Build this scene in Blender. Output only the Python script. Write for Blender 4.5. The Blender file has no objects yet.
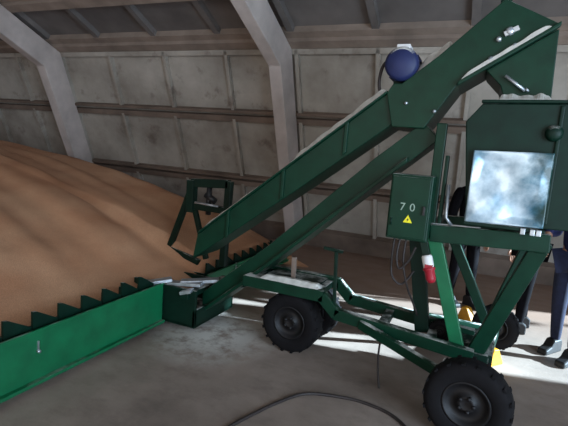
import bpy, bmesh, math, random
from mathutils import Vector, Matrix
random.seed(7)
R = math.radians
S = bpy.context.scene
COL = S.collection

# ------------------------------------------------------------------ camera, light, exposure
cd = bpy.data.cameras.new('camera'); cam = bpy.data.objects.new('camera', cd); COL.objects.link(cam)
cd.sensor_width = 36.0; cd.lens = 449.0 / 568.0 * 36.0; cd.clip_start = 0.05; cd.clip_end = 200
def _camera():
    s = .08; t = 201601 / (148 - 1058 * s)
    X = -Vector((-1058, -148, 449)).normalized()
    Z = -Vector((-s * t, t, 449)).normalized()
    X = (X - Z * X.dot(Z)).normalized(); Y = Z.cross(X)
    right = Vector((X.x, Y.x, Z.x)); up = -Vector((X.y, Y.y, Z.y)); back = -Vector((X.z, Y.z, Z.z))
    m = Matrix((right, up, back)).transposed().to_4x4(); m.translation = (0, 0, 1.7)
    return m
cam.matrix_world = _camera(); S.camera = cam

w = bpy.data.worlds.new('world'); S.world = w; w.use_nodes = True
w.node_tree.nodes['Background'].inputs[0].default_value = (.80, .87, 1.0, 1)
w.node_tree.nodes['Background'].inputs[1].default_value = .16

def sun(name, d, strength, col, ang):
    l = bpy.data.lights.new(name, 'SUN'); l.energy = strength; l.color = col; l.angle = R(ang)
    o = bpy.data.objects.new(name, l); COL.objects.link(o)
    o.rotation_euler = Vector(d).to_track_quat('-Z', 'Y').to_euler(); o.location = (12, 9, 6)
def area(name, loc, d, sx, sy, e, col):
    l = bpy.data.lights.new(name, 'AREA'); l.shape = 'RECTANGLE'; l.size = sx; l.size_y = sy; l.energy = e; l.color = col
    o = bpy.data.objects.new(name, l); COL.objects.link(o); o.location = loc
    o.rotation_euler = Vector(d).to_track_quat('-Z', 'Y').to_euler()
SUN_D = (-1, -.24, -.45)
sun('sun', SUN_D, 20, (.60, .82, 1.0), 1.2)
area('gate_daylight', (4.05, -.9, 1.9), (-1, .35, 0), 4.4, 3.4, 340, (.62, .80, 1.0))
area('front_fill', (-1.5, -6.5, 3.0), (0, 1, -.05), 7, 3.5, 122, (1.0, .93, .85))  # added fill from behind the camera; no gate is built there
vs = S.view_settings
vs.view_transform = 'Standard'; vs.look = 'None'; vs.exposure = 0.64; vs.gamma = 1.0; vs.use_curve_mapping = False

# ------------------------------------------------------------------ materials
def new_mat(name):
    m = bpy.data.materials.new(name); m.use_nodes = True
    nt = m.node_tree; b = nt.nodes['Principled BSDF']
    return m, nt, b
def N(nt, kind, **kw):
    n = nt.nodes.new(kind)
    for k, v in kw.items():
        if k in n.inputs: n.inputs[k].default_value = v
        else: setattr(n, k, v)
    return n
def noise(nt, scale, detail=4, rough=.55, coord='Object', stretch=None):
    tc = N(nt, 'ShaderNodeTexCoord'); n = N(nt, 'ShaderNodeTexNoise'); out = tc.outputs[coord]
    if stretch:
        mp = N(nt, 'ShaderNodeMapping'); mp.inputs['Scale'].default_value = stretch
        nt.links.new(out, mp.inputs[0]); out = mp.outputs[0]
    nt.links.new(out, n.inputs['Vector'])
    n.inputs['Scale'].default_value = scale; n.inputs['Detail'].default_value = detail; n.inputs['Roughness'].default_value = rough
    return n
def ramp(nt, src, a, b, ca=(0, 0, 0, 1), cb=(1, 1, 1, 1)):
    r = N(nt, 'ShaderNodeValToRGB'); e = r.color_ramp.elements
    e[0].position = a; e[1].position = b; e[0].color = ca; e[1].color = cb
    nt.links.new(src, r.inputs[0]); return r
def mixc(nt, fac, a, b):
    m = N(nt, 'ShaderNodeMix', data_type='RGBA')
    for s, v in ((0, fac), (6, a), (7, b)):
        if hasattr(v, 'is_output') or isinstance(v, bpy.types.NodeSocket): nt.links.new(v, m.inputs[s])
        else: m.inputs[s].default_value = v
    return m.outputs[2]
def math_n(nt, op, a, b):
    m = N(nt, 'ShaderNodeMath', operation=op)
    for i, v in enumerate((a, b)):
        if isinstance(v, bpy.types.NodeSocket): nt.links.new(v, m.inputs[i])
        else: m.inputs[i].default_value = v
    return m.outputs[0]
def bump(nt, b, src, strength, dist=.02):
    n = N(nt, 'ShaderNodeBump'); n.inputs['Strength'].default_value = strength; n.inputs['Distance'].default_value = dist
    nt.links.new(src, n.inputs['Height']); nt.links.new(n.outputs[0], b.inputs['Normal'])
def srgb(r, g, b):
    f = lambda c: ((c / 255) / 12.92 if c <= 10 else (((c / 255) + .055) / 1.055) ** 2.4)
    return (f(r), f(g), f(b), 1)

def simple(name, c, rough=.6, metal=0., var=.12, scale=14, dust=0., spec=.5, dust_lo=.45, dust_hi=.62):
    m, nt, b = new_mat(name)
    b.inputs['Roughness'].default_value = rough; b.inputs['Metallic'].default_value = metal; b.inputs['Specular IOR Level'].default_value = spec
    n = noise(nt, scale)
    dk = tuple(x * (1 - var * 2) for x in c[:3]) + (1,); lt = tuple(min(1, x * (1 + var * 2)) for x in c[:3]) + (1,)
    col = ramp(nt, n.outputs['Fac'], .3, .7, dk, lt).outputs[0]
    if dust > 0:
        # grain dust lies on faces that look upwards
        g = N(nt, 'ShaderNodeNewGeometry'); sx = N(nt, 'ShaderNodeSeparateXYZ'); nt.links.new(g.outputs['True Normal'], sx.inputs[0])
        upm = ramp(nt, sx.outputs['Z'], .45, .75).outputs[0]
        dn = noise(nt, 5.5, 6, .65)
        dm = ramp(nt, dn.outputs['Fac'], dust_lo, dust_hi).outputs[0]
        fac = math_n(nt, 'MULTIPLY', math_n(nt, 'MULTIPLY', upm, dm), dust)
        col = mixc(nt, fac, col, srgb(205, 203, 196))
        rr = math_n(nt, 'ADD', math_n(nt, 'MULTIPLY', fac, .5), rough); nt.links.new(rr, b.inputs['Roughness'])
    nt.links.new(col, b.inputs['Base Color'])
    return m

M = {}
M['green'] = simple('green_paint', srgb(7, 47, 32), .42, 0, spec=.22, var=.10, scale=9, dust=.95)
M['green_lit'] = simple('lit_green_paint', srgb(8, 98, 60), .45, 0, .10, 6, dust=.25)  # same paint as the other green, with the light on it put into the colour
M['green_dark'] = simple('dark_green_paint', srgb(5, 34, 24), .5, 0, .12, 9, dust=.9, spec=.22)
M['rubber'] = simple('rubber', srgb(17, 15, 17), .85, 0, .12, 20, spec=.2)
M['rim'] = simple('rim_steel', srgb(22, 20, 22), .55, .3, .1, 20)
M['steel'] = simple('worn_steel', srgb(190, 195, 200), .35, .75, .12, 18)
M['blue'] = simple('blue_motor_paint', srgb(26, 36, 80), .55, 0, .08, 12, dust=.95, dust_lo=.30, dust_hi=.45)
M['white'] = simple('white_plastic', srgb(225, 222, 220), .5, 0, .04, 10)
M['stencil'] = simple('faded_stencil_paint', srgb(140, 160, 145), .7, 0, .1, 30)
M['red'] = simple('red_plastic', srgb(158, 26, 42), .45, 0, .06, 10)
M['yellow'] = simple('yellow_plastic', srgb(196, 134, 14), .5, 0, .08, 12)
M['sign_yellow'] = simple('sign_yellow', srgb(235, 222, 30), .5, 0, .03, 12)
M['black'] = simple('black_plastic', srgb(26, 26, 27), .5, 0, .08, 12)
M['cable'] = simple('cable_rubber', srgb(44, 36, 34), .6, 0, .1, 10)
M['dust'] = simple('pale_grain_dust', srgb(205, 202, 194), .95, 0, .08, 22)
M['jeans'] = simple('blue_denim', srgb(26, 30, 54), .9, 0, .15, 30)
M['dark_cloth'] = simple('dark_cloth', srgb(17, 15, 18), .95, 0, .15, 25, spec=.1)
M['jacket_blue'] = simple('blue_jacket_cloth', srgb(34, 40, 84), .9, 0, .12, 25)
M['boot'] = simple('black_leather', srgb(26, 24, 24), .5, 0, .1, 25)
M['skin'] = simple('skin', srgb(196, 146, 120), .55, 0, .04, 18)
M['hair'] = simple('dark_hair', srgb(40, 32, 28), .7, 0, .15, 40)

def wall_mat():
    m, nt, b = new_mat('stained_concrete_slab'); b.inputs['Roughness'].default_value = .9
    n1 = noise(nt, .9, 6, .6); n2 = noise(nt, 3.2, 5, .6); n3 = noise(nt, 40, 3, .5)
    c = ramp(nt, n1.outputs['Fac'], .32, .68, srgb(140, 131, 120), srgb(194, 186, 175)).outputs[0]
    st = ramp(nt, n2.outputs['Fac'], .58, .72).outputs[0]
    c = mixc(nt, math_n(nt, 'MULTIPLY', st, .62), c, srgb(104, 88, 80))
    # brown dust that has settled on the upper faces of the ribs
    g = N(nt, 'ShaderNodeNewGeometry'); sx = N(nt, 'ShaderNodeSeparateXYZ'); nt.links.new(g.outputs['True Normal'], sx.inputs[0])
    c = mixc(nt, math_n(nt, 'MULTIPLY', ramp(nt, sx.outputs['Z'], .5, .8).outputs[0], .8), c, srgb(120, 96, 80))
    nt.links.new(c, b.inputs['Base Color']); bump(nt, b, n3.outputs['Fac'], .25, .01)
    return m
M['wall'] = wall_mat()
M['rib'] = simple('brown_dusty_concrete_rib', srgb(122, 105, 93), .9, 0, .16, 2.2)
M['frame'] = simple('pale_concrete_frame', srgb(196, 184, 178), .8, 0, .08, 3)
M['roof'] = simple('grey_roof_slab', srgb(112, 106, 103), .9, 0, .12, 1.6)
M['roof_rib'] = simple('brown_roof_rib', srgb(150, 134, 122), .9, 0, .14, 2.2)

def floor_mat():
    m, nt, b = new_mat('worn_dusty_concrete_floor'); b.inputs['Roughness'].default_value = .62
    n1 = noise(nt, .7, 7, .62); n2 = noise(nt, 3.0, 6, .65, stretch=(1, 1.6, 1)); n3 = noise(nt, 60, 3, .5)
    c = ramp(nt, n1.outputs['Fac'], .3, .7, srgb(108, 95, 86), srgb(178, 160, 147)).outputs[0]
    c = mixc(nt, math_n(nt, 'MULTIPLY', ramp(nt, n2.outputs['Fac'], .5, .75).outputs[0], .35), c, srgb(72, 60, 53))
    tcw = N(nt, 'ShaderNodeTexCoord'); sw = N(nt, 'ShaderNodeSeparateXYZ'); nt.links.new(tcw.outputs['Object'], sw.inputs[0])
    wy = math_n(nt, 'ADD', sw.outputs['Y'], math_n(nt, 'MULTIPLY', n1.outputs['Fac'], 1.6))
    c = mixc(nt, math_n(nt, 'MULTIPLY', ramp(nt, math_n(nt, 'MULTIPLY', wy, .1), .56, .66).outputs[0], .8), c, srgb(152, 122, 104))
    # pale flour spilt along the feeder
    tc = N(nt, 'ShaderNodeTexCoord'); mp = N(nt, 'ShaderNodeMapping')
    mp.inputs['Location'].default_value = (2.0 / .62, -3.4 / .75, 0); mp.inputs['Scale'].default_value = (1 / .62, 1 / .75, 1)
    nt.links.new(tc.outputs['Object'], mp.inputs[0])
    ln = N(nt, 'ShaderNodeVectorMath', operation='LENGTH'); nt.links.new(mp.outputs[0], ln.inputs[0])
    ring = ramp(nt, ln.outputs['Value'], .2, 1.0, (1, 1, 1, 1), (0, 0, 0, 1)).outputs[0]
    n4 = noise(nt, 6, 6, .7)
    sp = math_n(nt, 'MULTIPLY', ring, ramp(nt, n4.outputs['Fac'], .36, .54).outputs[0])
    c = mixc(nt, math_n(nt, 'MULTIPLY', sp, .9), c, srgb(226, 222, 214))
    nt.links.new(c, b.inputs['Base Color'])
    nt.links.new(ramp(nt, n2.outputs['Fac'], .35, .7, (.5, .5, .5, 1), (.75, .75, .75, 1)).outputs[0], b.inputs['Roughness'])
    bump(nt, b, n3.outputs['Fac'], .2, .01)
    return m
M['floor'] = floor_mat()

def grain_mat():
    m, nt, b = new_mat('heaped_grain'); b.inputs['Roughness'].default_value = .85
    n1 = noise(nt, 1.4, 4, .5, stretch=(1, 1, 1)); n3 = noise(nt, 150, 2, .5); n4 = noise(nt, 26, 3, .6)
    c = ramp(nt, n1.outputs['Fac'], .3, .7, srgb(188, 130, 92), srgb(218, 168, 130)).outputs[0]
    c = mixc(nt, math_n(nt, 'MULTIPLY', ramp(nt, n3.outputs['Fac'], .4, .65).outputs[0], .35), c, srgb(124, 78, 48))
    nt.links.new(c, b.inputs['Base Color'])
    h = math_n(nt, 'ADD', math_n(nt, 'MULTIPLY', n4.outputs['Fac'], .6), n3.outputs['Fac'])
    bump(nt, b, h, .5, .015)
    return m
M['grain'] = grain_mat()

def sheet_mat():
    m, nt, b = new_mat('green_sheet_with_painted_reflection')
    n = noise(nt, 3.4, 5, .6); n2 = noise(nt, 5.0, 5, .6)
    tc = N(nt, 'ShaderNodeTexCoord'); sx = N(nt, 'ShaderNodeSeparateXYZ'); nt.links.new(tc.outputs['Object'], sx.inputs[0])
    # pale blotches are reflected light put into the colour, fading to green rightwards
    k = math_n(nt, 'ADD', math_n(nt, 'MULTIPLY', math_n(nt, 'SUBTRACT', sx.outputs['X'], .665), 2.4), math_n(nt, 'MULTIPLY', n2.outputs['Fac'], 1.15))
    glare_fade = ramp(nt, k, .64, .94).outputs[0]
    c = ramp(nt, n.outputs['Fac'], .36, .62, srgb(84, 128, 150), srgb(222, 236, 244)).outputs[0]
    nt.links.new(mixc(nt, glare_fade, c, srgb(12, 52, 46)), b.inputs['Base Color'])
    nt.links.new(math_n(nt, 'MULTIPLY', math_n(nt, 'SUBTRACT', 1.0, glare_fade), .35), b.inputs['Metallic'])
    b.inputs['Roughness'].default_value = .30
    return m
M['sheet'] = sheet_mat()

# ------------------------------------------------------------------ mesh helpers
class MB:
    def __init__(self): self.bm = bmesh.new(); self.mi = 0
    def _faces(self, vs, fs):
        v = [self.bm.verts.new(p) for p in vs]
        for f in fs:
            try:
                fc = self.bm.faces.new([v[i] for i in f]); fc.material_index = self.mi
            except ValueError: pass
        return v
    def hexa(self, p): # 8 corners: bottom ring then top ring
        self._faces(p, [(3, 2, 1, 0), (4, 5, 6, 7), (0, 1, 5, 4), (1, 2, 6, 5), (2, 3, 7, 6), (3, 0, 4, 7)]); return self
    def box(self, x0, x1, y0, y1, z0, z1):
        return self.hexa([(x0, y0, z0), (x1, y0, z0), (x1, y1, z0), (x0, y1, z0), (x0, y0, z1), (x1, y0, z1), (x1, y1, z1), (x0, y1, z1)])
    def prism(self, poly, y0, y1): # XZ outline pushed along Y
        n = len(poly); a = [(x, y0, z) for x, z in poly] + [(x, y1, z) for x, z in poly]
        self._faces(a, [tuple(range(n)), tuple(range(2 * n - 1, n - 1, -1))] + [(i, i + n, (i + 1) % n + n, (i + 1) % n) for i in range(n)]); return self
    def prism_x(self, poly, x0, x1): # YZ outline pushed along X
        n = len(poly); a = [(x0, y, z) for y, z in poly] + [(x1, y, z) for y, z in poly]
        self._faces(a, [tuple(range(n - 1, -1, -1)), tuple(range(n, 2 * n))] + [(i, (i + 1) % n, (i + 1) % n + n, i + n) for i in range(n)]); return self
    def beam(self, p, q, wd, ht, up=(0, 0, 1)):
        p = Vector(p); q = Vector(q); d = (q - p).normalized(); u = Vector(up)
        s = d.cross(u)
        if s.length < 1e-4: s = d.cross(Vector((1, 0, 0)))
        s.normalize(); u = s.cross(d).normalized(); s *= wd / 2; u *= ht / 2
        return self.hexa([p - s - u, p + s - u, q + s - u, q - s - u, p - s + u, p + s + u, q + s + u, q - s + u])
    def tube(self, pts, r, seg=10, cap=True):
        pts = [Vector(p) for p in pts]; rings = []; prev = None
        rr = r if isinstance(r, (list, tuple)) else [r] * len(pts)
        for i, p in enumerate(pts):
            d = (pts[min(i + 1, len(pts) - 1)] - pts[max(i - 1, 0)]).normalized()
            if prev is None:
                a = d.cross(Vector((0, 0, 1)))
                if a.length < 1e-3: a = d.cross(Vector((1, 0, 0)))
            else: a = prev - d * prev.dot(d)
            a.normalize(); prev = a; b = d.cross(a)
            rings.append([self.bm.verts.new(p + (a * math.cos(t) + b * math.sin(t)) * rr[i]) for t in (2 * math.pi * k / seg for k in range(seg))])
        for A, B in zip(rings, rings[1:]):
            for k in range(seg):
                f = self.bm.faces.new((A[k], A[(k + 1) % seg], B[(k + 1) % seg], B[k])); f.material_index = self.mi; f.smooth = True
        if cap:
            for rg in (rings[0][::-1], rings[-1]):
                f = self.bm.faces.new(rg); f.material_index = self.mi
        return self
    def lathe(self, prof, c, ax, seg=40, closed=False): # prof: (radius, offset along axis)
        c = Vector(c); ax = Vector(ax).normalized(); a = ax.cross(Vector((0, 0, 1)))
        if a.length < 1e-3: a = ax.cross(Vector((1, 0, 0)))
        a.normalize(); b = ax.cross(a); rings = []
        for r, h in prof:
            if r < 1e-5: rings.append([self.bm.verts.new(c + ax * h)])
            else: rings.append([self.bm.verts.new(c + ax * h + (a * math.cos(t) + b * math.sin(t)) * r) for t in (2 * math.pi * k / seg for k in range(seg))])
        prs = list(zip(rings, rings[1:])) + ([(rings[-1], rings[0])] if closed else [])
        for A, B in prs:
            for k in range(seg):
                k2 = (k + 1) % seg
                if len(A) == 1 and len(B) == 1: continue
                v = (A[0], B[k2], B[k]) if len(A) == 1 else (A[k], A[k2], B[0]) if len(B) == 1 else (A[k], A[k2], B[k2], B[k])
                f = self.bm.faces.new(v); f.material_index = self.mi; f.smooth = True
        return self
    def build(self, name, mat, parent=None, bevel=0., off=None):
        bmesh.ops.recalc_face_normals(self.bm, faces=self.bm.faces)
        me = bpy.data.meshes.new(name); self.bm.to_mesh(me); self.bm.free()
        o = bpy.data.objects.new(name, me); COL.objects.link(o)
        for m in (mat if isinstance(mat, (list, tuple)) else [mat]): me.materials.append(m)
        if off is None and parent is not None:
            r = parent
            while r.parent: r = r.parent
            off = r.location
        if off is not None: me.transform(Matrix.Translation(-Vector(off)))
        if parent is not None: o.parent = parent
        elif off is not None: o.location = off
        if bevel:
            md = o.modifiers.new('bevel', 'BEVEL'); md.width = bevel; md.segments = 2; md.limit_method = 'ANGLE'; md.angle_limit = R(40)
        return o
def tag(o, label=None, cat=None, group=None, kind=None):
    for k, v in (('label', label), ('category', cat), ('group', group), ('kind', kind)):
        if v: o[k] = v
    return o
def empty(name, loc):
    o = bpy.data.objects.new(name, None); COL.objects.link(o); o.location = loc; o.empty_display_size = .2; return o
def struct(o): o['kind'] = 'structure'; return o
def smooth_path(pts, n=8):
    pts = [Vector(p) for p in pts]; out = []
    for i in range(len(pts) - 1):
        p0 = pts[max(i - 1, 0)]; p1 = pts[i]; p2 = pts[i + 1]; p3 = pts[min(i + 2, len(pts) - 1)]
        for k in range(n):
            t = k / n
            out.append(.5 * ((2 * p1) + (p2 - p0) * t + (2 * p0 - 5 * p1 + 4 * p2 - p3) * t * t + (3 * p1 - p0 - 3 * p2 + p3) * t ** 3))
    out.append(pts[-1]); return out

# ------------------------------------------------------------------ the barn
LX, RX = -17.0, 4.2
LEAN = R(22.3); WB = Vector((0, 7.7, 0)); WU = Vector((0, -math.sin(LEAN), math.cos(LEAN))); WN = Vector((0, -math.cos(LEAN), -math.sin(LEAN)))
ROOF = R(24); EV = Vector((0, 6.39, 3.19)); RU = Vector((0, -math.cos(ROOF), math.sin(ROOF))); RN = Vector((0, -math.sin(ROOF), -math.cos(ROOF)))
def slab_box(mb, base, U, Nn, x0, x1, w0, w1, n0, n1):
    P = lambda x, a, n: Vector((x, 0, 0)) + base + U * a + Nn * n
    mb.hexa([P(x0, w0, n0), P(x1, w0, n0), P(x1, w1, n0), P(x0, w1, n0), P(x0, w0, n1), P(x1, w0, n1), P(x1, w1, n1), P(x0, w1, n1)])

struct(MB().box(LX, RX + 3, -8, 8.4, -.2, 0).build('floor', M['floor']))
# far wall: sloping courses of ribbed slabs; the rib faces lie on the wall plane, the fields are set back
mb = MB()
slab_box(mb, WB, WU, WN, LX, RX, -.1, 3.5, -.22, -.09)
ribs_x = [-2.74 + 1.23 * k for k in range(-11, 8)]
for x in ribs_x:
    for w0, w1 in ((.05, 1.1), (1.22, 2.32), (2.44, 3.44)):
        slab_box(mb, WB, WU, WN, x - .028, x + .028, w0, w1, -.10, .0)
mb.mi = 1
for wc in (0.02, 1.16, 2.38):
    slab_box(mb, WB, WU, WN, LX, RX, wc + .055, wc + .10, -.10, .025)
    slab_box(mb, WB, WU, WN, LX, RX, wc - .10, wc - .004, -.10, -.005)
slab_box(mb, WB, WU, WN, LX, RX, -.1, .34, -.10, .05)
mb.mi = 0
slab_box(mb, WB, WU, WN, LX, RX, 3.37, 3.45, -.10, 0)
struct(mb.build('wall_far', [M['wall'], M['rib']]))
# far roof slope: the same slabs with a deep edge rib
mb = MB()
slab_box(mb, EV, RU, RN, LX, RX, -.1, 6.6, -.30, -.16)
for k in range(6):
    a = .0 + 1.06 * k
    mb.mi = 1
    slab_box(mb, EV, RU, RN, LX, RX, a + .01, a + .17, -.17, 0)
    slab_box(mb, EV, RU, RN, LX, RX, a + .17, a + .30, -.17, -.06)
    mb.mi = 0
    for x in ribs_x:
        slab_box(mb, EV, RU, RN, x - .05, x + .05, a + .29, a + 1.04, -.17, -.07)
struct(mb.build('ceiling', [M['roof'], M['roof_rib']]))
# bent concrete frames
for k, x in enumerate((-12.75, -7.80, -3.0, 1.94)):
    base_o = WB + WU * 0; eo = EV; ro = EV + RU * 6.5
    ki = Vector((0, 6.04, 2.88)); bi = ki; ri = EV + RU * 6.5 + RN * .36
    poly = [(p.y, p.z) for p in (base_o, eo, ro, ri, ki, bi)]
    poly[-1] = (7.28, 0); poly[0] = (7.7, 0)
    struct(MB().prism_x(poly, x, x + .2).build('trim_%d' % (k + 1), M['frame'], bevel=.012))
# gable wall on the right, with a narrow door far back and an open gate by the camera
mb = MB()
def gable(y0, y1, z0, z1): mb.box(RX, RX + .25, y0, y1, z0, z1)
D0, D1, DH, G0, G1, GH = 4.93, 6.95, 3.1, -3.2, 1.4, 3.6
gable(-8, G0, 0, 6.2); gable(G0, G1, GH, 6.2); gable(G1, D0, 0, 6.2); gable(D0, D1, DH, 6.2); gable(D1, 8.4, 0, 6.2)
struct(mb.build('wall_right', M['wall']))

# ------------------------------------------------------------------ grain
def lerp_tab(t, x):
    if x <= t[0][0]: return t[0][1]
    for (a, va), (b, vb) in zip(t, t[1:]):
        if x <= b:
            f = (x - a) / (b - a); f = f * f * (3 - 2 * f) * .35 + f * .65
            return va + (vb - va) * f
    return t[-1][1]
PROF = [(-16, 1.62), (-12, 1.58), (-8.05, 1.47), (-6.53, 1.33), (-5.41, 1.17), (-4.6, 1.02), (-4.04, .90), (-3.3, .68), (-2.7, .43), (-2.55, .36), (-2.2, .24), (-1.9, 0.04), (-1.75, -.05)]
def grain_h(x, y):
    toe = 0.0
    if y < 4.1: toe = min(1, max(0, (4.3 - y) / .3)) * .34       # held back by the feeder
    h = lerp_tab(PROF, x + toe)
    if y > 5.4: h -= (y - 5.4) ** 1.25 * .30
    # avalanche furrows running down towards the feeder
    q = y + .06 * x + .10 * math.sin(x * .9 + y)
    f = .085 * (abs(math.sin(q * 1.9 + 1.15)) - .6) + .030 * math.sin(q * 7.3 + 1.1 + .6 * math.sin(x * 1.3)) + .010 * math.sin(q * 17 + x)
    f *= min(1, max(0, (-2.9 - x) / .9)) * (1 if y < 5 else max(0, (6 - y)))
    return h + f
bm = bmesh.new(); nx, ny = 190, 120; x0, x1, y0, y1 = -16.0, -1.8, -1.5, 7.6
vv = {}
for i in range(nx + 1):
    x = x0 + (x1 - x0) * (1 - (1 - i / nx) ** 1.5)
    for j in range(ny + 1):
        y = y0 + (y1 - y0) * j / ny
        h = grain_h(x, y)
        if y < 6.15 and x > -2.62: h = min(h, .02 - (x + 2.62) * .4)
        h = min(h, (7.55 - y) / .41 - .05)
        vv[i, j] = bm.verts.new((x, y, max(h, -.03)))
for i in range(nx):
    for j in range(ny):
        q = [vv[i, j], vv[i + 1, j], vv[i + 1, j + 1], vv[i, j + 1]]
        if max(v.co.z for v in q) <= 0.0: continue
        bm.faces.new(q).smooth = True
bmesh.ops.delete(bm, geom=[v for v in bm.verts if not v.link_faces], context='VERTS')
# close the heap down to the floor
edge = [e for e in bm.edges if len(e.link_faces) == 1]
ret = bmesh.ops.extrude_edge_only(bm, edges=edge)
for v in [g for g in ret['geom'] if isinstance(g, bmesh.types.BMVert)]: v.co.z = min(v.co.z, 0.0) if v.co.z < 0 else 0.0
me = bpy.data.meshes.new('grain_heap'); bmesh.ops.recalc_face_normals(bm, faces=bm.faces); bm.to_mesh(me); bm.free(); me.materials.append(M['grain'])
go = bpy.data.objects.new('grain_heap', me); COL.objects.link(go)
tag(go, 'large heap of brown grain sloping down to the toothed green feeder', 'grain', kind='stuff')

# ------------------------------------------------------------------ the grain thrower
root = empty('grain_thrower', (-.4, 3.6, 0))
tag(root, 'green wheeled grain loading machine with long inclined conveyor beside the grain heap', 'grain loader')
G, GB, GD = M['green'], M['green_lit'], M['green_dark']
CY0, CY1 = 3.42, 3.86          # the conveyor's width
def part(mb, name, mat, bevel=.006, parent=root, label=None):
    o = mb.build(name, mat, parent, bevel)
    if label: o['label'] = label
    return o

# -- feeder wings with their saw-toothed scraper flights
def wing(ya, yb, near):
    mb = MB(); TH = .42 if near else .33; dz = TH - .42
    X0, X1 = -2.80, -2.50
    mb.box(X1 - .012, X1, ya, yb, .05, TH)              # front plate
    mb.box(X1 - .012, X1 + .035, ya, yb, .05, .075)      # folded lower lip
    mb.box(X1 - .012, X1 + .012, ya, yb, TH - .015, TH)
    mb.box(X0, X1, ya, yb, .05, .065)
    mb.box(X0 - .012, X0, ya, yb, .05, .20)
    s = ya if near else yb
    mb.prism([(X0 - .012, .05), (X1, .05), (X1, TH), (X0 - .012, .2)], s - .006, s + .006)
    for k in (.2, .8):
        y = ya + (yb - ya) * k
        mb.box(X0 + .05, X1 - .05, y - .04, y + .04, 0, .055)   # skid
    o = part(mb, 'feeder_trough', GB, .004)
    L = yb - ya; n = int(L / .2)
    for k in range(n):
        y = ya + .05 + .2 * k
        f = MB().prism_x([(y, .36 + dz), (y, .525 + dz), (y + .03, .52 + dz), (y + .19, .425 + dz), (y + .19, .36 + dz)], -2.565, -2.545)
        f.box(-2.77, -2.55, y, y + .012, .12, .40 + dz)
        part(f, 'scraper_flight', GD, 0, o)
    c = MB(); c.beam((-2.65, ya + .03, .36 + dz), (-2.65, yb - .03, .36 + dz), .05, .03); part(c, 'scraper_chain', M['rim'], 0, o)
    b = MB()
    b.lathe([(0, 0), (.012, 0), (.012, .02), (0, .02)], (-2.50, ya + (1.05 if near else .6), .27), (1, 0, 0), 8); b.box(-2.5, -2.49, ya + (1.045 if near else .595), ya + (1.055 if near else .605), .27, .34)
    part(b, 'plate_latch', M['steel'], 0, o)
wing(.9, 3.22, True)
wing(3.95, 6.2, False)

# -- feeder centre: receiving box, worn pale flights, lifting mast
mb = MB()
mb.box(-2.86, -2.16, 3.24, 3.27, .06, .40); mb.box(-2.86, -2.16, 3.89, 3.92, .06, .32)
mb.box(-2.86, -2.16, 3.24, 3.92, .05, .08); mb.box(-2.19, -2.16, 3.24, 3.92, .06, .22)
mb.box(-2.30, -2.22, 3.2, 3.92, .32, .37)
mb.box(-2.75, -2.6, 3.3, 3.42, 0, .06); mb.box(-2.45, -2.3, 3.9, 4.02, 0, .06)
box = part(mb, 'receiving_box', GD)
for x0_, y0_, x1_, y1_, z_ in ((-2.62, 3.16, -2.47, 3.30, .41), (-2.50, 3.30, -2.18, 3.36, .40), (-2.40, 3.34, -2.10, 3.52, .42), (-2.30, 3.22, -2.20, 3.24, .37)):
    f = MB().beam((x0_, y0_, z_), (x1_, y1_, z_ + .03), .09, .03); part(f, 'worn_paddle', M['steel'], .004, box, 'bare pale steel paddle')
mb = MB()
mb.beam((-3.12, 4.10, .50), (-2.82, 4.05, 1.22), .06, .06, (0, 1, 0)); mb.beam((-2.82, 4.05, 1.27), (-2.36, 4.05, 1.30), .07, .09)
mb.beam((-2.82, 4.05, .95), (-2.82, 4.05, 1.30), .09, .09, (0, 1, 0)); mb.beam((-2.38, 4.05, .42), (-2.36, 4.05, 1.33), .07, .07, (0, 1, 0))
mb.beam((-2.82, 4.05, 1.02), (-2.37, 4.05, 1.02), .06, .07); mb.beam((-3.12, 4.1, .5), (-2.7, 4.08, .40), .06, .06)
mb.beam((-2.80, 4.06, 1.05), (-2.60, 4.06, .46), .05, .05, (0, 1, 0))
mast = part(mb, 'lifting_mast', GD)
part(MB().tube([(-2.74, 4.0, 1.07), (-2.45, 4.0, 1.06)], .012), 'mast_rod', M['steel'], 0, mast)
part(MB().tube([(-2.6, 4.05, 1.26), (-2.6, 4.05, .95)], .03).tube([(-2.64, 4.05, 1.16), (-2.52, 4.05, 1.1)], .035), 'winch', M['black'], 0, mast)

# -- upper conveyor housing, lower conveyor, head
def zt(x): return 1.29 + .815 * (x + 1.78)
mb = MB()
mb.prism([(-2.34, zt(-2.34) - .20), (-2.30, zt(-2.30)), (-.66, zt(-.66)), (-.45, zt(-.45) - .26), (-.68, 1.92), (-1.36, 1.38)], CY0, CY1)
mb.prism([(-2.28, zt(-2.28)), (-.70, zt(-.70)), (-.70, zt(-.70) + .02), (-2.28, zt(-2.28) + .02)], CY0 - .03, CY0 + .02)
for x in (-2.0, -1.5, -1.0):
    mb.prism([(x, zt(x) - .235), (x + .03, zt(x + .03) - .235), (x + .03, zt(x + .03) + .02), (x, zt(x) + .02)], CY0 - .018, CY0)
upper = part(mb, 'upper_conveyor', G, .006)
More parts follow.
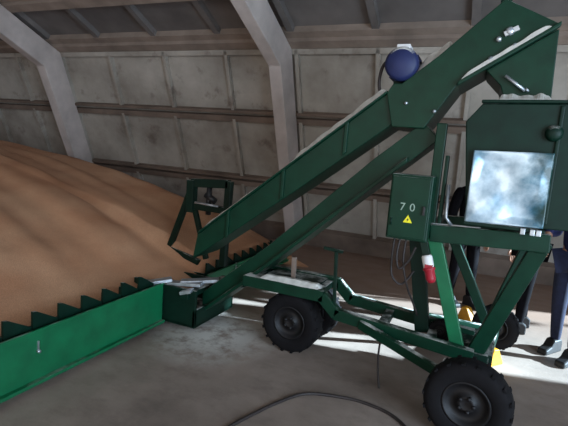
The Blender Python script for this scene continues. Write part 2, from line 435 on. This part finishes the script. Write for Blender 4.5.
# grain dust lying along the top edge
def drift(xa, xb, ya, yb, zf, hmax, n=40, seed=1):
    rnd = random.Random(seed); d = MB(); pts = []
    prof = [0] + [rnd.uniform(.5, 1) for _ in range(n - 1)] + [0]
    for _ in range(2): prof = [0] + [(prof[i - 1] + prof[i] * 2 + prof[i + 1]) / 4 for i in range(1, n)] + [0]
    for i in range(n + 1):
        x = xa + (xb - xa) * i / n; z = zf(x); h = hmax * prof[i]
        pts.append([(x, ya, z), (x, ya + (yb - ya) * .3, z + h), (x, ya + (yb - ya) * .7, z + h * .8), (x, yb, z)])
    for a, b in zip(pts, pts[1:]):
        for k in range(3): d._faces([a[k], b[k], b[k + 1], a[k + 1]], [(0, 1, 2, 3)])
        d._faces([a[0], b[0], b[3], a[3]], [(3, 2, 1, 0)])
    bmesh.ops.remove_doubles(d.bm, verts=d.bm.verts, dist=1e-5)
    return d
part(drift(-1.42, -.70, CY0 - .03, CY0 + .16, lambda x: zt(x) + .018, .07, 40, 3), 'dust_drift', M['dust'], 0, upper, 'pale grain dust lying on the top edge')
part(drift(-2.25, -1.7, CY0 - .02, CY0 + .14, lambda x: zt(x) + .018, .035, 30, 5), 'dust_drift', M['dust'], 0, upper, 'pale grain dust lying on the top edge')
mb = MB()
mb.prism([(-2.22, .33), (-1.59, .87), (-.75, 1.69), (-.42, 1.98), (-.30, 1.86), (-.75, 1.45), (-1.17, 1.06), (-1.78, .50), (-2.22, .12)], CY0 + .02, CY1 - .02)
mb.prism([(-2.2, .14), (-1.78, .50), (-1.17, 1.06), (-.75, 1.45), (-.5, 1.68), (-.5, 1.72), (-.75, 1.49), (-1.17, 1.10), (-1.78, .54), (-2.2, .18)], CY0 - .02, CY0 + .03)
part(mb, 'lower_conveyor', G, .006)
mb = MB()
mb.prism([(-.70, 2.17), (-.66, 2.24), (-.60, 2.24), (-.37, 2.43), (.01, 2.79), (.345, 2.62), (-.22, 2.24), (-.41, 1.93), (-.64, 1.93)], CY0 - .03, CY1 + .05)
mb.prism([(-.22, 2.225), (.345, 2.60), (.345, 2.63), (-.22, 2.255)], CY0 - .07, CY0 - .02)
head = part(mb, 'conveyor_head', G, .006)
part(drift(-.20, .30, CY0 - .068, CY0 - .032, lambda x: 2.255 + (x + .22) * .664 - .002, .042, 26, 9), 'dust_drift', M['dust'], 0, head, 'pale grain dust on the slanting flange')
part(drift(-.58, -.28, CY0 - .02, CY0 + .3, lambda x: 2.24 + max(0, (x + .60)) * .83, .11, 20, 12), 'dust_drift', M['dust'], 0, head, 'pale grain dust heaped behind the blue motor')
for x, z, r in ((.06, 2.58, .028), (.0, 2.53, .018), (.10, 2.49, .014), (-.03, 2.40, .022), (-.55, 2.1, .012), (-.35, 2.05, .012)):
    part(MB().lathe([(0, 0), (r, 0), (r, .02), (r * .6, .03), (0, .03)], (x, CY0 - .03, z), (0, -1, 0), 10), 'head_bolt', M['steel'], 0, head)
part(MB().beam((.03, CY0 - .045, 2.56), (.11, CY0 - .045, 2.60), .02, .03), 'bearing_plate', M['steel'], 0, head)
part(MB().box(-.02, .05, CY0 + .05, CY1, 2.78, 2.84).tube([(-.02, CY0, 2.80), (.02, CY0, 2.86), (.08, CY0 + .03, 2.84)], .012), 'head_bracket', GD, .004, head)
# discharge spout down into the thrower
mb = MB()
mb.prism([(-.05, 2.34), (.345, 2.60), (.36, 2.16), (.08, 2.16), (.05, 2.24)], CY0, CY1)
sp = part(mb, 'discharge_spout', G)
part(MB().tube([(.07, CY0 - .03, 2.30), (.20, CY0 - .03, 2.205)], .011, 8).tube([(.205, CY0 - .03, 2.205), (.215, CY0 - .03, 2.215)], .016, 8), 'spout_rod', M['steel'], 0, sp, 'bare bright steel rod')

# -- blue electric motor on the head
mc = Vector((-.615, CY0 + .02, 2.375)); r_ = .118
mo = MB().lathe([(0, -.10), (r_ * .8, -.10), (r_, -.075), (r_, .0), (r_ * .93, .01), (r_ * .93, .26), (r_ * .8, .28), (.03, .28), (.03, .36), (0, .36)], mc, (0, 1, 0), 36)
for k in range(18):
    t = 2 * math.pi * k / 18; dv = Vector((math.cos(t), 0, math.sin(t)))
    mo.beam(mc + dv * r_ * .95 + Vector((0, .03, 0)), mc + dv * r_ * .95 + Vector((0, .25, 0)), .008, .03, dv)
motor = part(mo, 'conveyor_motor', M['blue'], 0, root, 'blue electric motor with dusty top')
part(MB().box(mc.x - .07, mc.x + .03, mc.y + .05, mc.y + .18, mc.z + .09, mc.z + .165), 'terminal_box', M['white'], .006, motor)
part(MB().box(mc.x - .06, mc.x + .10, mc.y + .02, mc.y + .24, mc.z - .20, mc.z - .10), 'motor_foot', GD, .004, motor)
part(MB().tube(smooth_path([(mc.x - .06, mc.y + .1, mc.z + .1), (mc.x - .15, mc.y + .06, mc.z + .02), (mc.x - .17, mc.y + .04, mc.z - .12), (mc.x - .13, mc.y + .04, mc.z - .22), (mc.x - .02, mc.y + .05, mc.z - .26)]), .012, 8), 'motor_cable', M['cable'], 0, motor)

# -- thrower unit on the right
TY0, TY1 = 3.25, 4.02
mb = MB()
mb.prism([(-.13, 1.98), (-.04, 2.10), (1.15, 2.13), (1.15, 1.36), (.40, 1.33), (-.04, 1.31), (-.06, 1.40)], TY0, TY1)
mb.prism([(-.05, 2.10), (1.17, 2.13), (1.17, 2.15), (-.05, 2.12)], TY0 - .035, TY0 + .02)
mb.box(.40, .425, TY0 - .015, TY0, 1.36, 2.1)
thr = part(mb, 'thrower_housing', GD, .008)
part(drift(.04, .36, TY0 - .03, TY0 + .35, lambda x: 2.12 + .0246 * x, .065, 26, 21), 'dust_drift', M['dust'], 0, thr, 'pale grain dust heaped on the housing')
# crumpled shiny guard sheet
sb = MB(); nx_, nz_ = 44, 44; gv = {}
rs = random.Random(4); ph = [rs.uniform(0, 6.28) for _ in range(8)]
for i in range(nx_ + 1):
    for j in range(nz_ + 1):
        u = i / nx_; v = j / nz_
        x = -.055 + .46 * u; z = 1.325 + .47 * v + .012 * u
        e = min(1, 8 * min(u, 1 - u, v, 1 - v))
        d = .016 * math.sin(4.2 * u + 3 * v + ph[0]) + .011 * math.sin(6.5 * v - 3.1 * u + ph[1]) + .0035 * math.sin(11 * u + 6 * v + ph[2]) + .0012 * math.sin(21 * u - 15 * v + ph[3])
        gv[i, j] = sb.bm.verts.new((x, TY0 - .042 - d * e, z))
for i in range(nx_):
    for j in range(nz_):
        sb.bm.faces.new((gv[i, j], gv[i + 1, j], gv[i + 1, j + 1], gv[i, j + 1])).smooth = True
so = part(sb, 'guard_sheet', M['sheet'], 0, thr, 'shiny crumpled green metal sheet, pale where reflected light is painted on')
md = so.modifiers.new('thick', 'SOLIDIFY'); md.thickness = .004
for z in (1.305,): part(MB().box(-.06, .42, TY0 - .04, TY0, z, z + .022), 'sheet_strip', GD, .003, thr)
for x in (.28, .335, .37): part(MB().box(x, x + .028, TY0 - .05, TY0 - .03, 1.285, 1.325), 'strip_clip', M['steel'], .003, thr)
mb = MB(); mb.lathe([(0, 0), (.05, 0), (.05, .03), (.03, .05), (0, .05)], (.385, TY0, 1.93), (0, -1, 0), 20); part(mb, 'bearing_cap', GD, 0, thr)

# -- swivel stand under the thrower
mb = MB()
for y in (3.32, 3.98): mb.beam((-.27, y, 1.20), (.47, y, 1.235), .07, .12)
for x in (-.24, .43): mb.beam((x, 3.32, 1.21), (x, 3.98, 1.21), .07, .10)
stand = part(mb, 'stand_frame', G)
part(MB().beam((-.275, 3.36, 1.26), (.05, 3.33, 1.276), .02, .012), 'frame_edge', M['steel'], .002, stand)
part(MB().beam((-.27, 3.40, 1.24), (.02, 3.44, .33), .095, .06, (0, 1, 0)), 'stand_leg', GB)
part(MB().beam((.44, 3.36, 1.24), (.125, 3.46, .33), .11, .07, (0, 1, 0)), 'stand_leg', G)
part(MB().beam((-.20, 3.98, 1.2), (.24, 3.92, .36), .075, .06, (0, 1, 0)), 'stand_leg', G)
part(MB().beam((.44, 3.98, 1.2), (.20, 3.92, .36), .075, .06, (0, 1, 0)), 'stand_leg', G)
part(MB().beam((-.40, 3.62, 1.17), (-.26, 3.62, .36), .11, .09, (0, 1, 0)), 'cabinet_post', GD)
mb = MB(); mb.box(-.32, -.25, 3.36, 3.44, 1.2, 1.97); mb.box(-.235, -.21, 3.36, 3.44, 1.25, 1.75); part(mb, 'thrower_post', G)
part(MB().tube([(-.19, 3.34, 1.55), (-.18, 3.33, 1.32), (-.14, 3.33, 1.27)], .012, 8), 'post_conduit', M['steel'], 0)

# -- chassis
def rail(y, dz, name='chassis_rail'):
    mb = MB()
    for a, b_ in (((-1.75, .555), (-1.02, .555)), ((-1.04, .56), (-.90, .43)), ((-.92, .435), (.12, .345))):
        mb.beam((a[0], y, a[1] + dz), (b_[0], y, b_[1] + dz), .07, .09)
    mb.box(-1.74, -1.05, y - .035, y + .10 if y < 3.6 else y + .035, .595 + dz, .605 + dz)
    o = part(mb, name, G); return o
rl = rail(3.36, 0.005); rail(3.80, .005)
for x, z in ((-1.7, .555), (-1.1, .555), (-.55, .40), (-.18, .37)): part(MB().beam((x, 3.36, z), (x, 3.80, z), .07, .06), 'cross_member', GD)
part(MB().beam((-2.25, 3.6, .30), (-1.70, 3.6, .53), .12, .08), 'tow_beam', GD)
part(MB().box(-1.62, -1.12, 3.42, 3.76, .585, .60), 'deck_plate', GD, .003); 
part(drift(-1.60, -1.06, 3.33, 3.48, lambda x: .608, .05, 26, 31), 'dust_drift', M['dust'], 0, rl, 'pale grain dust on the chassis rail')
part(MB().beam((-.70, 3.33, .41), (.10, 3.00, .27), .05, .07), 'diagonal_brace', G)
part(MB().beam((-.70, 3.83, .41), (.27, 4.36, .23), .05, .07), 'diagonal_brace', G)
mb = MB().beam((-.93, 3.36, .48), (-.955, 3.36, .95), .025, .025, (0, 1, 0)).beam((-1.06, 3.36, .955), (-.90, 3.36, .945), .025, .025)
part(mb, 'guard_rail', GD, .003)
part(MB().beam((-1.35, 3.5, .58), (-1.36, 3.5, .80), .035, .035, (0, 1, 0)), 'rail_stub', M['rib'], .003)
a0 = Vector((.115, 2.93, .255)); a1 = Vector((.31, 4.52, .205)); ad = (a1 - a0).normalized()
mb = MB().beam(a0 + ad * .06, a1 - ad * .06, .09, .10); mb.box(.0, .22, 3.40, 3.95, .30, .36); mb.box(.1, .26, 3.55, 3.8, .20, .31)
part(mb, 'axle_beam', GD)
def wheel(c, ax, rad, wd, parent=root, name='wheel', hub=True):
    c = Vector(c); h = wd / 2; ax = Vector(ax).normalized()
    rimr = rad * .56
    o = MB().lathe([(0, -h * .35), (rad * .12, -h * .75), (rad * .2, -h * .7), (rad * .24, -h * .35), (rimr * .84, -h * .45), (rimr * .9, -h * .85), (rimr, -h * .85), (rimr * .96, 0), (rimr, h * .85), (rimr * .9, h * .85), (rimr * .84, h * .4), (0, h * .4)], c, ax, 40).build(name, M['rim'], parent)
    t = MB().lathe([(rimr * .98, -h * .8), (rimr * 1.12, -h), (rad * .84, -h * 1.02), (rad * .95, -h * .88), (rad, -h * .55), (rad, h * .55), (rad * .95, h * .88), (rad * .84, h * 1.02), (rimr * 1.12, h), (rimr * .98, h * .8)], c, ax, 48)
    a = ax.cross(Vector((0, 0, 1))).normalized(); b = ax.cross(a)
    for k in range(36):
        th = 2 * math.pi * k / 36; dv = a * math.cos(th) + b * math.sin(th); s = 1 if k % 2 else -1
        t.beam(c + dv * (rad - .004) + ax * (s * h * .15), c + dv * (rad - .006) + ax * (s * h * .95), .022, .012, dv)
    t.build('tyre', M['rubber'], o)
    for k in range(5):
        th = 2 * math.pi * k / 5; p = c - ax * (h * .55) + (a * math.cos(th) + b * math.sin(th)) * rad * .17
        MB().lathe([(0, 0), (.012, 0), (.012, .03), (0, .03)], p, -ax, 6).build('wheel_nut', M['rim'], o)
    return o
FA = Vector((.04, 1, 0))
wheel((-1.31, 3.45, .258), FA, .258, .17); wheel((-1.27, 3.84, .258), FA, .258, .17)
part(MB().beam((-1.30, 3.5, .258), (-1.28, 3.8, .258), .06, .06).beam((-1.29, 3.65, .25), (-1.29, 3.65, .55), .08, .08, (0, 1, 0)), 'front_axle', GD)
wheel(a0 - ad * .06, ad, .258, .17); wheel(a1 + ad * .04, ad, .205, .14)
wheel((-.125, 3.62, .395), (.1, 1, 0), .085, .09, root, 'drive_pulley')
part(MB().beam((-.125, 3.66, .37), (-.125, 3.80, .36), .04, .04), 'pulley_arm', GD)

# -- control cabinet
KX0, KX1, KY0, KY1, KZ0, KZ1 = -.548, -.272, 3.12, 3.34, 1.155, 1.60
cab = part(MB().box(KX0, KX1, KY0, KY1, KZ0, KZ1).box(KX0 + .05, KX1 - .05, KY1, 3.45, 1.3, 1.5), 'control_cabinet', G, .008)
door = part(MB().box(KX0 + .012, KX1 - .012, KY0 - .018, KY0, KZ0 + .015, KZ1 - .015), 'cabinet_door', G, .005, cab)
tx, tz, ts = -.408, 1.300, .030
part(MB().prism([(tx - ts, tz - ts * .75), (tx + ts, tz - ts * .75), (tx, tz + ts)], KY0 - .021, KY0 - .017), 'warning_sign', M['sign_yellow'], 0, cab, 'yellow triangle with a black bolt')
part(MB().prism([(tx + .004, tz + .012), (tx - .008, tz - .005), (tx - .001, tz - .004), (tx - .004, tz - .017), (tx + .008, tz + .001), (tx + .001, tz)], KY0 - .0225, KY0 - .0205), 'bolt_symbol', M['black'], 0, cab)
def glyphs(text, x, z, h):
    cu = bpy.data.curves.new('t', 'FONT'); cu.body = text; cu.size = h; cu.extrude = .001
    to = bpy.data.objects.new('t', cu); COL.objects.link(to)
    me = bpy.data.meshes.new_from_object(to.evaluated_get(bpy.context.evaluated_depsgraph_get()))
    bpy.data.objects.remove(to)
    me.transform(Matrix.Translation(Vector((x, KY0 - .02, z)) - root.location) @ Matrix.Rotation(R(90), 4, 'X'))
    me.materials.append(M['stencil']); o = bpy.data.objects.new('stencilled_number', me); COL.objects.link(o); o.parent = cab
    o['label'] = 'white stencilled number'
glyphs('7', -.470, 1.358, .075); glyphs('0', -.405, 1.358, .075)
for x in (KX0 + .03,): part(MB().tube([(x, KY0 - .02, 1.25), (x, KY0 - .02, 1.30)], .007, 8), 'door_hinge', GD, 0, cab)
part(MB().box(KX1 - .045, KX1 - .03, KY0 - .035, KY0 - .015, 1.34, 1.40), 'door_handle', M['black'], .002, cab)
# plug and socket below the cabinet
p0 = Vector((-.262, 3.16, 1.065)); p1 = Vector((-.205, 3.13, .885)); pd = (p1 - p0)
L_ = pd.length
pk = MB().lathe([(0, 0), (.030, 0), (.036, .01), (.036, L_ * .42), (.03, L_ * .46), (0, L_ * .46)], p0, pd, 20)
plug = part(pk, 'power_socket', M['white'], 0, cab, 'white socket shell')
part(MB().lathe([(0, L_ * .44), (.04, L_ * .44), (.042, L_ * .52), (.034, L_ * .56), (.034, L_ * .85), (.022, L_ * .98), (0, L_)], p0, pd, 20).box(p0.x + .0, p0.x + .05, p0.y - .05, p0.y + .0, .985, 1.01), 'power_plug', M['red'], 0, cab, 'red plug pushed into the white socket')
part(MB().beam(p0 + Vector((-.045, .04, .12)), p0 + Vector((0, .02, -.01)), .05, .04, (0, 1, 0)), 'socket_bracket', GD, .003, cab)
for pts in ([(-.50, 3.24, 1.16), (-.505, 3.24, 1.0), (-.49, 3.24, .86), (-.42, 3.28, .80), (-.36, 3.4, .88)],
            [(-.46, 3.24, 1.16), (-.47, 3.22, 1.02), (-.44, 3.2, .93), (-.38, 3.2, 1.0), (-.345, 3.2, 1.10)],
            [(-.42, 3.24, 1.16), (-.42, 3.22, .98), (-.38, 3.26, .80), (-.34, 3.45, .62), (-.31, 3.56, .5)]):
    part(MB().tube(smooth_path(pts), .008, 8), 'cabinet_cable', M['cable'], 0, cab)
part(MB().tube(smooth_path([(-.52, 3.28, .42), (-.525, 3.26, .25), (-.51, 3.23, .12), (-.48, 3.18, .012)]), .008, 8), 'hanging_cable', M['cable'], 0)

# ------------------------------------------------------------------ loose things
cab_o = MB().tube(smooth_path([(-1.24, 1.92, .012), (-1.20, 2.2, .012), (-1.13, 2.42, .012), (-1.05, 2.62, .012), (-.93, 2.82, .012), (-.72, 2.91, .012), (-.52, 2.93, .012), (-.30, 2.86, .012), (-.05, 2.60, .012), (.25, 2.45, .012)]), .011, 8).build('power_cable', M['cable'])
tag(cab_o, 'thin dark power cable curving over the bare concrete floor', 'cable')
def chock(loc, ang, label, wob):
    o = MB().prism([(-.09, 0), (.09, 0), (.085, .02), (.01, .15), (-.05, .155), (-.09, .03)], -.05, .05)
    ob = o.build('wheel_chock', M['yellow'], None, .008); ob.location = loc; ob.rotation_euler = (0, 0, ang)
    tag(ob, label, 'wheel chock', 'yellow wheel chocks')
chock((.30, 4.17, 0), .9, 'yellow wedge on the floor against the far rear wheel, nearer the camera', 0)
chock((.07, 5.2, 0), -.5, 'yellow wedge on the bright floor behind the stand legs, farther from the camera', 1)

# ------------------------------------------------------------------ people
def skin_mesh(name, verts, edges, mat, parent, sub=2, root_i=0):
    me = bpy.data.meshes.new(name); me.from_pydata([v[:3] for v in verts], edges, [])
    o = bpy.data.objects.new('tmp', me); COL.objects.link(o)
    sk = o.modifiers.new('skin', 'SKIN'); sk.use_smooth_shade = True; sk.branch_smoothing = .6
    for i, v in enumerate(verts):
        d = me.skin_vertices[0].data[i]; d.radius = (v[3], v[4] if len(v) > 4 else v[3]); d.use_root = (i == root_i)
    sb_ = o.modifiers.new('sub', 'SUBSURF'); sb_.levels = sub; sb_.render_levels = sub
    m2 = bpy.data.meshes.new_from_object(o.evaluated_get(bpy.context.evaluated_depsgraph_get()))
    bpy.data.objects.remove(o); m2.name = name
    for p in m2.polygons: p.use_smooth = True
    m2.materials.clear(); m2.materials.append(mat)
    n = bpy.data.objects.new(name, m2); COL.objects.link(n); n.parent = parent; return n
def person(loc, rz, label, top, legs, hgt=1.76, step=.06, cap=False, reach=(0, 0, 0)):
    r = empty('person', loc); r.rotation_euler = (0, 0, rz); k = hgt / 1.76
    tag(r, label, 'person', 'people standing behind the machine')
    def V(x, y, z, a, b=None): return (x * k, y * k, z * k, a * k, (b or a) * k)
    # front is -Y
    def leg(s): return [V(s * .09, 0, .90, .085), V(s * .10, -step * s * .4, .50, .062), V(s * .105, -step * s + .015, .10, .040)]
    # body (skin showing at head and hands only, the rest is dressed)
    vs_ = [V(0, 0, .98, .13, .09), V(0, .0, 1.15, .125, .085), V(0, .01, 1.36, .15, .09), V(0, .0, 1.47, .06, .06), V(0, -.015, 1.54, .052, .055), V(0, -.02, 1.615, .075, .088), V(0, -.015, 1.70, .07, .082)]
    ed = [(0, 1), (1, 2), (2, 3), (3, 4), (4, 5), (5, 6)]
    hands = []
    for s in (-1, 1):
        b = len(vs_); vs_ += [V(s * .17, .01, 1.40, .055), V(s * .235, .03, 1.12, .042), V(s * (.235 + reach[0]), -.06 + reach[1], .89 + reach[2], .030), V(s * (.232 + reach[0]), -.085 + reach[1], .81 + reach[2], .034, .018)]
        ed += [(2, b), (b, b + 1), (b + 1, b + 2), (b + 2, b + 3)]; hands.append(s)
        b = len(vs_); lv = leg(s); vs_ += [(v[0], v[1], v[2], v[3] * .85, v[4] * .85) for v in lv] + [V(s * .11, -step * s - .11, .035, .018)]
        ed += [(0, b), (b, b + 1), (b + 1, b + 2), (b + 2, b + 3)]
    body = skin_mesh('body', vs_, ed, M['skin'], r)
    # fingers belong to the body mesh
    fb = bmesh.new(); fb.from_mesh(body.data)
    mbf = MB(); mbf.bm.free(); mbf.bm = fb
    for s in hands:
        for j, ln in enumerate((.068, .078, .073, .058)):
            y = -.11 + .018 * j
            RS = Vector((s * reach[0], reach[1], reach[2])); mbf.tube([(Vector(p) + RS) * k for p in ((s * .232, y * .6 - .035, .80), (s * .231, y + .006, .765), (s * .222, y, .765 - ln * .55), (s * .208, y + .006, .765 - ln))], [.0095 * k, .009 * k, .008 * k, .006 * k], 8)
        mbf.tube([(Vector(p) + RS) * k for p in ((s * .225, -.10, .83), (s * .212, -.135, .80), (s * .205, -.14, .765))], [.012 * k, .010 * k, .008 * k], 8)
    # nose, ears
    mbf.tube([Vector(p) * k for p in ((0, -.095, 1.645), (0, -.118, 1.605))], [.009 * k, .015 * k], 8)
    for s in (-1, 1): mbf.tube([Vector(p) * k for p in ((s * .078, -.01, 1.64), (s * .082, -.005, 1.60))], [.016 * k, .010 * k], 8)
    fb.to_mesh(body.data); fb.free()
    for p in body.data.polygons: p.use_smooth = True
    for s in (-1, 1): MB().lathe([(0, 0), (.011 * k, 0), (.008 * k, .006 * k), (0, .007 * k)], Vector((s * .03, -.098, 1.632)) * k, (0, -1, 0), 10).build('eye', M['hair'], r, 0, (0, 0, 0))
    MB().beam(Vector((-.022, -.103, 1.566)) * k, Vector((.022, -.103, 1.566)) * k, .01 * k, .007 * k).build('mouth', M['red'], r, 0, (0, 0, 0))
    tv = [V(0, 0, .93, .15, .11)]; te = []
    for s in (-1, 1):
        b = len(tv); lv = leg(s); tv += [(v[0], v[1], v[2], v[3] * 1.12, v[4] * 1.12) for v in lv]; te += [(0, b), (b, b + 1), (b + 1, b + 2)]
    skin_mesh('trousers', tv, te, legs, r)
    jv = [V(0, 0, .90, .165, .12), V(0, 0, 1.15, .155, .112), V(0, .01, 1.36, .18, .115), V(0, .005, 1.47, .085, .08)]; je = [(0, 1), (1, 2), (2, 3)]
    for s in (-1, 1):
        b = len(jv); jv += [V(s * .18, .01, 1.40, .075), V(s * .237, .03, 1.12, .060), V(s * (.236 + reach[0]), -.05 + reach[1], .915 + reach[2], .045)]; je += [(2, b), (b, b + 1), (b + 1, b + 2)]
    skin_mesh('jacket', jv, je, top, r)
    for s in (-1, 1):
        q = MB(); y = -step * s
        q.prism_x([((y + .085) * k, 0), ((y + .085) * k, .10 * k), ((y + .05) * k, .13 * k), ((y - .05) * k, .13 * k), ((y - .10) * k, .075 * k), ((y - .185) * k, .05 * k), ((y - .19) * k, 0)], (s * .11 - .045) * k, (s * .11 + .045) * k)
        q.build('boot', M['boot'], r, .015 * k, (0, 0, 0))
    h = MB(); c = Vector((0, .005, 1.665)) * k
    h.lathe([(.090 * k, -.035 * k), (.094 * k, 0), (.088 * k, .045 * k), (.06 * k, .085 * k), (0, .10 * k)], c, (0, .25, 1), 24)
    if cap: h.beam(c + Vector((0, -.07, .0)) * k, c + Vector((0, -.17, -.02)) * k, .14 * k, .012 * k)
    h.build('cap' if cap else 'hair', M['dark_cloth'] if cap else M['hair'], r, 0, (0, 0, 0))
    return r
person((.90, 4.70, 0), R(-35), 'person in blue jacket and jeans standing at the right edge of the photo', M['jacket_blue'], M['jeans'], 1.78, reach=(-.08, -.20, .24))
person((.58, 5.25, 0), R(-75), 'person in dark clothes standing just behind the far rear wheel', M['dark_cloth'], M['dark_cloth'], 1.74)
person((-.04, 5.75, 0), R(40), 'person in dark clothes and cap, seen between the stand legs', M['dark_cloth'], M['dark_cloth'], 1.76, cap=True)
